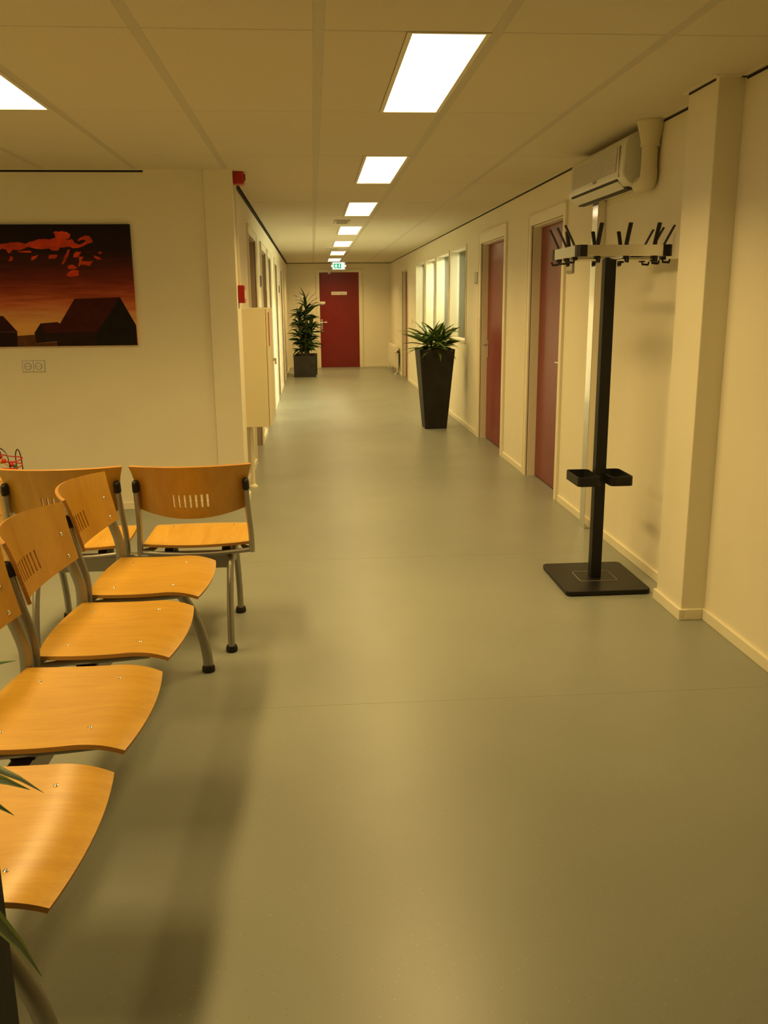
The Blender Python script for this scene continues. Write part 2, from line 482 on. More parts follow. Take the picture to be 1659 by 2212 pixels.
# end door
d = empty('door_9'); struct(d, 'dark red door closing the corridor, with a no-entry plate', 'door')
bm = bmesh.new()
for q in ((.050, .118, 0, 2.175), (1.008, 1.085, 0, 2.175), (.118, 1.008, 2.118, 2.175)):
    box(bm, q[0], q[1], EW-.016, EW+.01, q[2], q[3])
box(bm, .044, .056, EW-.022, EW, 0, 2.18); box(bm, 1.079, 1.091, EW-.022, EW, 0, 2.18); box(bm, .056, 1.079, EW-.022, EW, 2.168, 2.18)
mk('door_frame', bm, M_TRIM, d, bevel=.002)
leaf = mk('door_leaf', bx(.118, 1.008, EW-.010, EW+.006, .006, 2.118), M_RED, d)
mk('door_closer', bx(.32, .37, EW-.03, EW-.01, 2.085, 2.12), M_WHITEP, leaf)
h = mk('door_handle', bx(.135, .175, EW-.018, EW-.009, .86, 1.08), M_STEEL, leaf, bevel=.003)
bm = bmesh.new(); tube(bm, [(.155, EW-.012, 1.02), (.155, EW-.06, 1.02)], .01); tube(bm, [(.15, EW-.06, 1.02), (.27, EW-.06, 1.02)], .009)
mk('lever', bm, M_STEEL, h, smooth=True)
sg = mk('door_sign', bx(.385, .735, EW-.014, EW-.009, 1.625, 1.695), M_SIGNP, leaf, bevel=.002)
mk('lettering', text_bm('Geen Toegang', .05, Vector((.56, EW-.0146, 1.66)), Matrix.Rotation(math.pi/2, 4, 'X')), M_INK, sg)
sg2 = mk('door_sign', bx(.105, .24, EW-.030, EW-.009, 1.43, 1.48), M_SIGNP, leaf, bevel=.002)

# ---- windows: four narrow openings with a blind each and a lit office behind
for k, (a, b) in enumerate(WINS):
    wd = empty('window_%d' % (k+1)); struct(wd, ['narrow window nearest the red side doors', 'second narrow window from the red side doors', 'third narrow window from the red side doors', 'narrow window nearest the radiator'][k]+', white slatted blind', 'window')
    L = []
    for q in ((a-.012, a+.02, WZ0-.012, WZ1+.012), (b-.02, b+.012, WZ0-.012, WZ1+.012), (a+.02, b-.02, WZ0-.012, WZ0+.02), (a+.02, b-.02, WZ1-.02, WZ1+.012)):
        L.append((RW-.012, RW+.12, q[0], q[1], q[2], q[3]))
    mk('window_frame', boxes(L), M_TRIM, wd, bevel=.002)
    mk('window_pane', bx(RW+.085, RW+.09, a+.018, b-.018, WZ0+.018, WZ1-.018), M_GLASS, wd)
    bm = bmesh.new(); n = 62
    for s in range(n):
        z = WZ0+.03+(WZ1-WZ0-.07)*s/(n-1); c = .0075
        v = [bm.verts.new(p) for p in ((RW+.112-c, a+.03, z-.0028), (RW+.112-c, b-.03, z-.0028), (RW+.112, b-.03, z+.0012), (RW+.112, a+.03, z+.0012), (RW+.112+c, a+.03, z+.0028), (RW+.112+c, b-.03, z+.0028))]
        bm.faces.new((v[0], v[1], v[2], v[3])); bm.faces.new((v[3], v[2], v[5], v[4]))
    bl = mk('blind_slats', bm, M_BLIND, wd); bl['kind'] = 'stuff'
    mk('blind_rail', boxes([(RW+.10, RW+.128, a+.025, b-.025, WZ1-.045, WZ1-.02)]), M_BLIND, wd)
# the lit office behind the panes
OX = RW+.16
struct(mk('wall_office', boxes([(OX+2.2, OX+2.3, 9.9, 16, 0, H), (OX, OX+2.3, 9.85, 9.95, 0, H), (OX, OX+2.3, 15.95, 16.05, 0, H), (OX, OX+2.3, 9.9, 16, -.1, 0), (OX, OX+2.3, 9.9, 16, H, H+.1)]), M_OFFICE), 'pale office seen through the corridor windows', 'wall')

# ================================================================== LAMPS
def make_lamp(i, j, first=[None]):
    x1 = GX+(i+1)*TW-RAILW/2; x0 = x1-.285
    y0 = GY+j*TD; y1 = y0+TD
    where = {(0, 0): 'between the coat stand and the seat row', (0, 2): 'level with the air conditioner and red siren',
             (0, 4): 'between the side doors past the hose cabinet', (0, 6): 'above the tall tapered planter', (0, 8): 'beside the farther corridor windows',
             (0, 10): 'level with the red side door near the radiator', (0, 12): 'directly before the exit sign', (-3, 0): 'above the pair of seats',
             (-3, -2): 'above the back of the seat row', (-6, 0): 'over the far side of the waiting area', (-6, -2): 'in the back corner of the waiting area'}[(i, j)]
    t = empty('ceiling_light', ((x0+x1)/2, (y0+y1)/2, H))
    tag(t, 'recessed white lamp panel '+where, 'ceiling light', 'lamps along the corridor' if i == 0 else 'lamps over the waiting area')
    w_, d_ = (x1-x0)/2, TD/2-.003
    f = .018; fe = .012
    bm = bmesh.new()
    for q in ((-w_, -w_+f, -d_, d_), (w_-f, w_, -d_, d_), (-w_+f, w_-f, -d_, -d_+fe), (-w_+f, w_-f, d_-fe, d_)):
        box(bm, q[0], q[1], q[2], q[3], -.003, .018)
    mk('lamp_frame', bm, M_LAMPF, t, bevel=.0015)
    mk('diffuser', bx(-w_+f-.001, w_-f+.001, -d_+fe-.001, d_-fe+.001, .004, .016), M_GLOW, t)
    ld = bpy.data.lights.new('tube_light', 'AREA'); ld.shape = 'RECTANGLE'
    ld.size = 2*(w_-f); ld.size_y = 2*(d_-fe); ld.energy = LAMP_W; ld.color = LAMP_COL
    ld.spread = math.radians(140)
    lo = bpy.data.objects.new('tube_light', ld); lo.location = (0, 0, .003); link(lo, t)
for i, j in sorted(lights): make_lamp(i, j)
# office lamp
t = empty('office_lamp', (OX+1.1, 12.9, H-.03)); tag(t, 'office ceiling lamp behind the blinds', 'ceiling light')
mk('lamp_frame', boxes([(-.16, .16, -1.9, 1.9, .005, .03)]), M_LAMPF, t)
mk('diffuser', bx(-.14, .14, -1.88, 1.88, -.005, .006), emis('office_diffuser', (1, .92, .68), 6.0), t)
ld = bpy.data.lights.new('tube_light', 'AREA'); ld.shape = 'RECTANGLE'; ld.size = .28; ld.size_y = 3.7
ld.energy = 480; ld.color = (1, .93, .66)
lo = bpy.data.objects.new('tube_light', ld); lo.location = (0, 0, -.008); link(lo, t)

# ================================================================== BEAM SEATING
def panel(name, P, N, mask, th, mats, parent):
    """thick curved sheet from a point grid P with normals N; cells masked out become slots"""
    bm = bmesh.new(); ni, nj = len(P), len(P[0])
    A = [[bm.verts.new(P[i][j]) for j in range(nj)] for i in range(ni)]
    B = [[bm.verts.new(P[i][j]-N[i][j]*th) for j in range(nj)] for i in range(ni)]
    ok = lambda i, j: 0 <= i < ni-1 and 0 <= j < nj-1 and not mask(i, j)
    for i in range(ni-1):
        for j in range(nj-1):
            if not ok(i, j): continue
            bm.faces.new((A[i][j], A[i+1][j], A[i+1][j+1], A[i][j+1]))
            bm.faces.new((B[i][j], B[i][j+1], B[i+1][j+1], B[i+1][j]))
            for (di, dj, p, q) in ((-1, 0, (i, j), (i, j+1)), (1, 0, (i+1, j+1), (i+1, j)), (0, -1, (i+1, j), (i, j)), (0, 1, (i, j+1), (i+1, j+1))):
                if not ok(i+di, j+dj):
                    f = bm.faces.new((A[p[0]][p[1]], A[q[0]][q[1]], B[q[0]][q[1]], B[p[0]][p[1]])); f.material_index = 1
    for v in [v for v in bm.verts if not v.link_faces]: bm.verts.remove(v)
    return mk(name, bm, None, parent, smooth=True, mats=mats)

def gridnormals(P, flip=1):
    ni, nj = len(P), len(P[0]); N = []
    for i in range(ni):
        row = []
        for j in range(nj):
            a = P[min(i+1, ni-1)][j]-P[max(i-1, 0)][j]; b = P[i][min(j+1, nj-1)]-P[i][max(j-1, 0)]
            row.append((a.cross(b)).normalized()*flip)
        N.append(row)
    return N

# chair frame: u forward (+x local), v sideways (+y local), origin on the floor under the beam
def seat_pt(s, t):
    """s 0 rear .. 1 front, t -1..1"""
    bul = 1-t*t
    u0 = -.112-.024*bul; u1 = .268+.020*bul
    u = u0+(u1-u0)*s
    hw = .238+.003*math.sin(math.pi*s)-.010*s*s
    z = .445+.012*s-.007*math.sin(math.pi*s)
    d = max(0, (s-.68)/.32)
    z -= .027*d**2.2
    z += .004*t*t*(1-d)
    return Vector((u, t*hw, z))
def back_pt(a, b):
    bul = 1-a*a
    zb = .610-.034*bul; zt = .800+.006*bul
    z = zb+(zt-zb)*b
    hw = .236+.010*b+.016*max(0, (b-.55)/.45)**1.8
    u = -.110-.046*b-.006*math.sin(math.pi*b)*0-(.066+.020*b)*bul
    return Vector((u, a*hw, z))
SLOT_HALF = .0045
def back_cols():
    vs_ = set()
    for k in range(-3, 4):
        vs_.add(round((k*.0245-SLOT_HALF)/.242, 5)); vs_.add(round((k*.0245+SLOT_HALF)/.242, 5))
    for e in (.42, .54, .66, .78, .9, 1.0): vs_.add(e); vs_.add(-e)
    return sorted(vs_)
BC = back_cols(); BR = [0, .07, .20, .33, .47, .58, .68, .78, .88, .95, 1.0]
def bolt(bm, c, n, r=.0055):
    n = Vector(n).normalized(); ax = n.orthogonal().normalized(); ay = n.cross(ax)
    rings = []
    for rr, hh in ((1, -.002), (1, .0015), (.6, .0032)):
        rings.append([bm.verts.new(Vector(c)+n*hh+(ax*math.cos(k*math.pi/4)+ay*math.sin(k*math.pi/4))*r*rr) for k in range(8)])
    for A, B in zip(rings, rings[1:]):
        for k in range(8): bm.faces.new((A[k], A[(k+1) % 8], B[(k+1) % 8], B[k]))
    bm.faces.new(rings[-1])

def bench(name, loc, rz, offs, legs, label, y_ext, su=1.0, sv=1.0):
    t = empty(name, loc, rz); tag(t, label, 'seating')
    t.scale = (su, sv, 1)
    lo, hi = y_ext
    mk('beam', bx(-.028, .028, lo, hi, .305, .375), M_TUBE, t, bevel=.006)
    for e in (lo, hi):
        s = -1 if e == lo else 1
        mk('beam_end_cap', bx(-.029, .029, min(e, e+s*.008), max(e, e+s*.008), .304, .376), M_BLACKP, t, bevel=.002)
    for vy in offs:
        S = [[seat_pt(i/22, -1+2*j/12)+Vector((0, vy, 0)) for j in range(13)] for i in range(23)]
        seat = panel('seat', S, gridnormals(S), lambda i, j: False, .012, [M_WOOD, M_WEDGE], t)
        for s, q in ((.2, -.62), (.2, .62), (.72, -.62), (.72, .62)):
            bm = bmesh.new(); bolt(bm, seat_pt(s, q)+Vector((0, vy, 0)), (0, 0, 1)); mk('bolt', bm, M_CHROME, seat, smooth=True)
        # backrest with seven slots
        Pb = [[back_pt(a, b)+Vector((0, vy, 0)) for b in BR] for a in BC]
        def slot(i, j):
            mid = (BC[i]+BC[i+1])/2*.242
            k = round(mid/.0245)
            return abs(k) <= 3 and abs(mid-k*.0245) < .002 and BR[j] >= .19 and BR[j+1] <= .48
        back = panel('backrest', Pb, gridnormals(Pb), slot, .011, [M_WOODB, M_WEDGE], t)
        for a in (-.86, .86):
            for b in (.12, .50):
                bm = bmesh.new(); p = back_pt(a, b)+Vector((0, vy, 0))
                n = (back_pt(a+.02, b)-back_pt(a-.02, b)).cross(back_pt(a, b+.02)-back_pt(a, b-.02))
                bolt(bm, p, n, .0065); mk('bolt', bm, M_CHROME, back, smooth=True)
        # posts behind the backrest, carried down to the frame
        for sgn in (-1, 1):
            pth = [(-.172, .722), (-.159, .66), (-.143, .60), (-.126, .545), (-.117, .50), (-.117, .45), (-.122, .405)]
            lat = [.240, .241, .243, .246, .249, .251, .251]
            pts = smooth_path([(u, vy+sgn*l, z) for (u, z), l in zip(pth, lat)], 4)
            bm = bmesh.new(); tube(bm, pts, .0195, 12, .013, up=(0, 1, 0)); mk('post', bm, M_TUBE, t, smooth=True)
            bm = bmesh.new(); tube(bm, smooth_path([(-.1665, vy+sgn*.2405, .693), (-.172, vy+sgn*.240, .722), (-.175, vy+sgn*.240, .738)], 3), [.022]*4+[.021, .018, .011], 12, [.0155]*4+[.015, .013, .009], up=(0, 1, 0))
            mk('post_cap', bm, M_BLACKP, t, smooth=True)
            bm = bmesh.new(); tube(bm, smooth_path([(-.118, vy+sgn*.250, .418), (-.05, vy+sgn*.205, .412), (.08, vy+sgn*.19, .414), (.20, vy+sgn*.18, .420)], 5), .010, 10)
            mk('seat_support', bm, M_TUBE, t, smooth=True)
        bm = bmesh.new(); tube(bm, smooth_path([(-.118, vy-.250, .414), (-.124, vy-.12, .405), (-.126, vy, .403), (-.124, vy+.12, .405), (-.118, vy+.250, .414)], 5), .010, 10)
        mk('rear_cross_tube', bm, M_TUBE, t, smooth=True)
        for q in (-.13, .13):
            mk('seat_bracket', boxes([(-.09, .16, vy+q-.02, vy+q+.02, .395, .418), (-.03, .03, vy+q-.022, vy+q+.022, .37, .40)]), M_BLACKP, t, bevel=.003)
    for a, b in zip(sorted(offs), sorted(offs)[1:]):
        bm = bmesh.new(); tube(bm, [(-.122, a+.248, .412), (-.122, b-.248, .412)], .006, 8); mk('link_bar', bm, M_CHROME, t, smooth=True)
    for ly in legs:
        for sgn in (-1, 1):
            pth = [(.0, .345), (.07, .365), (.118, .355), (.158, .30), (.198, .215), (.222, .13), (.232, .06), (.234, .018)]
            bm = bmesh.new(); tube(bm, smooth_path([(sgn*u, ly, z) for u, z in pth], 5), .0205, 14, .0155, up=(0, 1, 0))
            lg = mk('leg', bm, M_TUBE, t, smooth=True)
            bm = bmesh.new(); lathe(bm, [(.024, 0), (.0265, .004), (.026, .016), (.0225, .026)], (sgn*.234, ly, 0), 18)
            mk('leg_cap', bm, M_BLACKP, lg, smooth=True)
    return t
# row along the corridor edge, four seats facing the corridor
bench('beam_seating', (-.757-.014, 2.443, 0), -.029, [-.835, -.279, .279, .837], [-1.01, .945],
      'row of four beech plywood seats on a grey beam facing the corridor', (-1.035, .97))
# pair with its back to the entrance
bench('beam_seating', (-.839, 3.836, 0), math.pi/2, [-.280, .280], [-.430, .430],
      'pair of beech plywood seats with their backs turned, facing the painting wall', (-.412, .412), 1.06, .94)

# ================================================================== COAT STAND
SX, SY = 1.398, 4.38
st = empty('coat_stand', (SX, SY, 0), 0, 'black metal coat stand with a square aluminium hook ring and umbrella holder', 'coat stand')
bm = bmesh.new(); zprism(bm, rrect(.435, .50, .03), .004, .026)
bp = mk('base_plate', bm, M_BLACK, st, bevel=.003)
bm = bmesh.new(); band(bm, rrect(.20, .17, .02), .026, .0272, .003); mk('base_groove', bm, M_GREY, bp)
for sx in (-1, 1):
    for sy in (-1, 1):
        bm = bmesh.new(); lathe(bm, [(.014, 0), (.014, .005)], (sx*.18, sy*.21, 0), 12); mk('foot_pad', bm, M_BLACKP, bp)
mk('pole', bx(-.0275, .0275, -.0275, .0275, .026, 1.648), M_BLACK, st, bevel=.003)
# ring: four aluminium bars, four black corners
Q, C45, ZB, ZT, TH = .225, .045, 1.645, 1.695, .012
for k in range(4):
    R_ = Matrix.Rotation(k*math.pi/2, 4, 'Z')
    bm = bmesh.new(); box(bm, -Q+C45, Q-C45, -Q, -Q+TH, ZB, ZT); bmesh.ops.transform(bm, matrix=R_, verts=bm.verts[:])
    bar = mk('ring_bar', bm, M_ALU, st, bevel=.001); bar['label'] = 'satin aluminium bar'
    bm = bmesh.new()
    zprism(bm, [(Q-C45, -Q-.001), (Q-.012, -Q-.001), (Q+.001, -Q+.012), (Q+.001, -Q+C45), (Q-TH-.001, -Q+C45), (Q-TH-.001, -Q+TH+.006), (Q-TH-.006, -Q+TH+.001), (Q-C45, -Q+TH+.001)], ZB-.001, ZT+.001)
    bmesh.ops.transform(bm, matrix=R_, verts=bm.verts[:]); mk('ring_corner', bm, M_BLACKP, st)
    for q in (-.13, .005, .14):
        bm = bmesh.new()
        tube(bm, [(q, -Q+TH/2, ZT-.004), (q, -Q+TH/2, ZT+.006), (q, -Q-.014, ZT+.045), (q, -Q-.040, ZT+.093)], .005, 8, .0105, up=(1, 0, 0))
        bmesh.ops.transform(bm, matrix=R_, verts=bm.verts[:]); mk('hat_peg', bm, M_BLACKP, st)
        bm = bmesh.new()
        box(bm, q-.013, q+.013, -Q-.002, -Q+.022, ZB-.014, ZB)
        tube(bm, [(q, -Q+.01, ZB-.008), (q, -Q+.008, ZB-.024), (q, -Q-.022, ZB-.026), (q, -Q-.026, ZB-.012)], .0055, 8)
        bmesh.ops.transform(bm, matrix=R_, verts=bm.verts[:]); mk('coat_hook', bm, M_BLACKP, st)
for k in range(2):
    R_ = Matrix.Rotation(k*math.pi/2, 4, 'Z')
    bm = bmesh.new(); tube(bm, [(-Q+.006, 0, ZB-.004), (Q-.006, 0, ZB-.004)], .009, 10); bmesh.ops.transform(bm, matrix=R_, verts=bm.verts[:])
    mk('cross_bar', bm, M_ALU, st, smooth=True)
for s in (-1, 1):
    bm = bmesh.new()
    o_ = [(x+s*.083, y) for x, y in rrect(.118, .235, .022)]
    band(bm, o_, .533, .580, .004)
    mk('umbrella_holder', bm, M_BLACK, st)

# ================================================================== AIR CONDITIONER AND DUCT
ax0, ay0, ay1 = 1.578, 4.775, 5.775
ac = empty('air_conditioner', (RW, ay0, 2.02), 0, 'white wall air conditioner close under the ceiling', 'air conditioner')
prof = [(0, 2.030), (-.060, 2.020), (-.112, 2.040), (-.142, 2.075), (-.147, 2.10), (-.140, 2.235), (-.122, 2.272), (-.075, 2.293), (0, 2.300)]
P2 = [(x, z-2.02) for x, z in prof]
bm = bmesh.new(); prism(bm, P2, 0, 1.0); mk('housing', bm, M_AC, ac, smooth=True, bevel=.008)
mk('end_seam', boxes([(-.1482, -.138, .062, .0645, .058, .215)]), M_GREY, ac)
# grille slats on the upper front
sl = 15
for k in range(sl):
    f0 = k/(sl-1); z = .096+.112*f0; x = -.1478+.0062*f0
    mk('grille_slat', bx(x-.003, x+.004, .11, .93, z, z+.0048), M_AC, ac)
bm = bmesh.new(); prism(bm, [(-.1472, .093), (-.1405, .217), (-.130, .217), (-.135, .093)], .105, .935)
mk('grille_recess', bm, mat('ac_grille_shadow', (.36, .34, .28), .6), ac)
mk('outlet_slot', bx(-.142, -.118, .10, .95, .044, .058), M_ACD, ac)
bm = bmesh.new(); v = [bm.verts.new(p) for p in ((-.139, .10, .040), (-.139, .94, .040), (-.100, .94, .004), (-.100, .10, .004), (-.135, .10, .043), (-.135, .94, .043), (-.096, .94, .009), (-.096, .10, .009))]
for q in ((0,1,2,3),(4,7,6,5),(0,4,5,1),(1,5,6,2),(2,6,7,3),(3,7,4,0)): bm.faces.new([v[i] for i in q])
mk('air_flap', bm, M_AC, ac)
mk('outlet_slot', bx(-.098, -.062, .06, .94, -.003, .010), M_ACD, ac)
mk('status_mark', bx(-.1505, -.146, .44, .50, .075, .088), M_GREY, ac)
dk = empty('pipe_duct', (1.676, 4.665, 2.0), 0, 'ivory pipe duct with ceiling rosette beside the air conditioner', 'duct')
bm = bmesh.new(); lathe(bm, [(.040, .205), (.040, .12), (.0405, .118), (.0405, .065)], (0, 0, 0), 24); mk('duct_pipe', bm, M_DUCT, dk, smooth=True)
bm = bmesh.new(); lathe(bm, [(.040, .200), (.048, .2005), (.048, .225), (.056, .26), (.070, .316), (.080, .317), (.080, .3235)], (0, 0, 0), 24); mk('rosette', bm, M_DUCT, dk, smooth=True)
bm = bmesh.new(); tube(bm, smooth_path([(0, 0, .09), (0, 0, .055), (-.001, .015, .035), (-.003, .06, .03), (-.004, .108, .03)], 4), .0435, 18); mk('elbow', bm, M_DUCT, dk, smooth=True)
# steel conduit below the unit
cd = tag(mk('steel_conduit', bx(RW-.052, RW, 5.46, 5.565, 0, 2.026), mat('mirror_steel', (.78, .75, .70), .12, 1.0), bevel=.002), 'shiny steel conduit running from floor to air conditioner', 'conduit')

# ================================================================== PLANTS
def leaf_mesh(name, L, W_, droop, mats, seg=7):
    bm = bmesh.new(); 
    rows = []
    for i in range(seg+1):
        s = i/seg
        wd = W_*math.sin(math.pi*min(1, s*.93+.07))**.75*(1-.35*s) if i < seg else .0006
        ang = droop*s*s
        x = L*(s-.25*(droop/2.2)*s**3); z = -L*.42*droop*s**2.4
        fold = .25*wd
        rows.append([bm.verts.new(p) for p in ((x, -wd, z+fold), (x, -wd*.55, z+fold*.5), (x, 0, z), (x, wd*.55, z+fold*.5), (x, wd, z+fold))])
    for A, B in zip(rows, rows[1:]):
        for k in range(4):
            f = bm.faces.new((A[k], A[k+1], B[k+1], B[k])); f.material_index = 1 if k in (0, 3) else 0
            f.smooth = True
    me = bpy.data.meshes.new(name); bm.to_mesh(me); bm.free()
    for m in mats: me.materials.append(m)
    return me
def leafm(name, col, rough=.35):
    m = mat(name, col, rough, var=.25, vscale=14)
    return m
L_DARK = leafm('leaf_dark_green', (.018, .050, .010)); L_MID = leafm('leaf_mid_green', (.050, .115, .020))
L_EDGE = leafm('leaf_lime_margin', (.17, .27, .045)); L_DEDGE = leafm('leaf_green_margin', (.026, .07, .013))
L_NEAR = leafm('leaf_fresh_green', (.026, .070, .010))

def add_leaf(parent, me, pos, az, el, sc=1.0, roll=0.0):
    o = bpy.data.objects.new('leaf', me)
    o.matrix_local = Matrix.Translation(pos) @ Matrix.Rotation(az, 4, 'Z') @ Matrix.Rotation(-el, 4, 'Y') @ Matrix.Rotation(roll, 4, 'X') @ Matrix.Scale(sc, 4)
    link(o, parent)

def planter_mesh(wb, wt, h, lip=.018, fill=.05):
    bm = bmesh.new()
    rows = []
    for w_, z in ((wb, 0), (wt, h), (wt-2*lip, h), (wt-2*lip-.004, h-fill-.04)):
        rows.append([bm.verts.new((sx*w_/2, sy*w_/2, z)) for sx, sy in ((-1,-1),(1,-1),(1,1),(-1,1))])
    for A, B in zip(rows, rows[1:]):
        for k in range(4): bm.faces.new((A[k], A[(k+1) % 4], B[(k+1) % 4], B[k]))
    bm.faces.new(rows[0][::-1]); bm.faces.new(rows[-1])
    return bm
def soil(parent, w_, z):
    bm = bmesh.new(); n = 10; g = []
    for i in range(n+1):
        g.append([bm.verts.new((-w_/2+w_*i/n, -w_/2+w_*j/n, z+random.uniform(-.006, .008))) for j in range(n+1)])
    for i in range(n):
        for j in range(n): bm.faces.new((g[i][j], g[i+1][j], g[i+1][j+1], g[i][j+1]))
    return mk('soil', bm, M_SOIL, parent)

# tall tapered planter by the windows
pl = empty('potted_plant', (1.350, 10.355, 0), .03, 'green leafy plant in a tall tapered dark planter below the windows', 'potted plant')
mk('planter', planter_mesh(.255, .410, .92), M_POTG, pl, bevel=.006)
soil(pl, .365, .88)
V = [leaf_mesh('leaf', .38, .033, d, [L_MID, L_EDGE]) for d in (.25, .55, .9)]
V2 = [leaf_mesh('leaf', .35, .035, d, [L_DARK, L_EDGE]) for d in (.25, .55, 1.0)]
for (cx, cy) in ((-.04, 0), (.05, -.04), (.02, .07), (.11, .03), (-.10, -.05)):
    bm = bmesh.new(); tube(bm, [(cx, cy, .86), (cx+.004, cy, .95), (cx, cy+.004, 1.02)], [.011, .010, .006], 8); mk('stem', bm, M_STEM, pl, smooth=True)
    for k in range(16):
        az = k*2.399+cx*30; el = -.05+1.1*(k/16)**1.2+random.uniform(-.1, .1)
        me = random.choice(V if random.random() < .6 else V2)
        sc_ = random.uniform(.85, 1.05)
        reach = cx+.36*math.cos(az)*math.cos(max(0, el))
        if reach > .27: sc_ *= (.27-cx)/(reach-cx)
        add_leaf(pl, me, (cx, cy, .93+.08*k/16), az, el, sc_, random.uniform(-.7, .7))

# dracaena in a cube pot by the end door, second cube pot behind it
pl = empty('potted_plant', (-.232, 18.235, 0), 0, 'tall bushy dracaena in a square grey pot beside the end door', 'potted plant')
mk('planter', planter_mesh(.440, .450, .42), M_POTZ, pl, bevel=.005); soil(pl, .40, .385)
D = [leaf_mesh('leaf', .42, .036, d, [L_DARK, L_DEDGE], 6) for d in (.6, 1.0, 1.35)]
for (cx, cy, hh, lean) in ((.02, -.02, 1.10, .03), (-.05, .03, .85, -.05), (.06, .05, .62, .06)):
    bm = bmesh.new(); tube(bm, [(cx, cy, .36), (cx+lean*.4, cy, .36+hh*.5), (cx+lean, cy, .36+hh-.02)], [.03, .026, .016], 10); mk('cane', bm, M_STEM, pl, smooth=True)
    nl = int(106*hh/1.1)
    for k in range(nl):
        f0 = k/nl; z = .47+(hh-.13)*f0
        az = k*2.399+random.uniform(-.2, .2); el = .25+.85*max(0, (f0-.8)/.2)+random.uniform(-.1, .25)
        sc_ = random.uniform(.75, 1.05)*(.85+.2*f0)
        x0_ = cx+lean*f0; rx = x0_+.40*sc_*math.cos(az)
        if rx < -.29: sc_ *= (-.29-x0_)/(rx-x0_)
        if k % 3 == 0: el += .55; sc_ *= .8
        add_leaf(pl, random.choice(D), (cx+lean*f0, cy, z), az, el, sc_, random.uniform(-1.0, 1.0))
pt = empty('planter_box', (-.205, 18.80, 0), 0, 'square grey pot behind the dracaena pot', 'planter')
mk('planter', planter_mesh(.440, .450, .42), M_POTZ, pt, bevel=.005); soil(pt, .40, .385)

# planter at the end of the seat row, close to the camera
pl = empty('potted_plant', (-.700, .895, 0), 0, 'leafy plant in an upright dark planter at the end of the seat row', 'potted plant')
mk('planter', planter_mesh(.41, .41, .80), M_POTG, pl, bevel=.006); soil(pl, .37, .765)
Nn = [leaf_mesh('leaf', .30, .030, d, [L_NEAR, L_EDGE], 9) for d in (.4, .8, 1.2)]
for (cx, cy) in ((-.05, .0), (.06, .06)):
    bm = bmesh.new(); tube(bm, [(cx, cy, .75), (cx, cy, .92), (cx, cy, 1.0)], [.014, .012, .007], 8); mk('stem', bm, M_STEM, pl, smooth=True)
# leaves reaching out over the chair, then the rest of the crown
def leaf_to(parent, me_i, a, tip, roll=0):
    a = Vector(a); d_ = Vector(tip)-a
    me = Nn[me_i]; last = me.vertices[-3].co
    az = math.atan2(d_.y, d_.x); hor = math.hypot(d_.x, d_.y)
    el = math.atan2(d_.z, hor)-math.atan2(last.z, last.x)
    add_leaf(parent, me, a, az, el, d_.length/last.length, roll)
for a, tip, i_, r_ in (((.06, .03, .97), (.290, .105, 1.038), 0, .1), ((.06, .03, .95), (.306, .105, .871), 1, -.1), ((.05, .0, .93), (.291, .105, .86), 1, .2),
                       ((.05, .05, .92), (.266, .105, .833), 1, .1), ((.04, .02, .90), (.245, .105, .79), 1, .1), ((.05, -.02, .88), (.315, .005, .69), 2, .0)):
    leaf_to(pl, i_, a, tip, r_)
for k in range(22):
    az = 1.6+k*(2*math.pi-2.0)/22; el = random.uniform(.1, 1.0)
    add_leaf(pl, random.choice(Nn), (-.05+random.uniform(-.02, .04), random.uniform(-.02, .03), .86+.01*(k % 12)), az, el, random.uniform(.8, 1.0))

# ================================================================== PAINTING
def paint_sky():
    m = bpy.data.materials.new('painted_sunset'); m.use_nodes = True
    nt = m.node_tree; b = nt.nodes['Principled BSDF']; b.inputs['Roughness'].default_value = .55; b.inputs['Specular IOR Level'].default_value = .15
    tc = nt.nodes.new('ShaderNodeTexCoord'); sp = nt.nodes.new('ShaderNodeSeparateXYZ')
    nt.links.new(tc.outputs['Object'], sp.inputs[0])
    mp = nt.nodes.new('ShaderNodeMapping'); mp.inputs['Scale'].default_value = (2.2, 1, 26)
    nt.links.new(tc.outputs['Object'], mp.inputs[0])
    n = nt.nodes.new('ShaderNodeTexNoise'); n.inputs['Scale'].default_value = 1.6; n.inputs['Detail'].default_value = 4
    nt.links.new(mp.outputs[0], n.inputs['Vector'])
    k = nt.nodes.new('ShaderNodeMath'); k.operation = 'MULTIPLY_ADD'; k.inputs[1].default_value = .20; k.inputs[2].default_value = -.10
    nt.links.new(n.outputs['Fac'], k.inputs[0])
    mr = nt.nodes.new('ShaderNodeMapRange'); mr.inputs[1].default_value = 1.16; mr.inputs[2].default_value = 1.98
    nt.links.new(sp.outputs['Z'], mr.inputs[0])
    ad = nt.nodes.new('ShaderNodeMath'); ad.operation = 'ADD'
    nt.links.new(mr.outputs[0], ad.inputs[0]); nt.links.new(k.outputs[0], ad.inputs[1])
    r = nt.nodes.new('ShaderNodeValToRGB'); e = r.color_ramp.elements
    e[0].position = 0; e[0].color = (.62, .30, .09, 1); e[1].position = 1; e[1].color = (.013, .006, .005, 1)
    for p, c in ((.17, (.80, .42, .13)), (.26, (.70, .32, .12)), (.36, (.58, .15, .06)), (.45, (.34, .06, .022)), (.55, (.17, .024, .011)), (.66, (.075, .014, .008)), (.78, (.022, .008, .006))):
        q = e.new(p); q.color = (*c, 1)
    nt.links.new(ad.outputs[0], r.inputs[0]); nt.links.new(r.outputs[0], b.inputs['Base Color'])
    return m
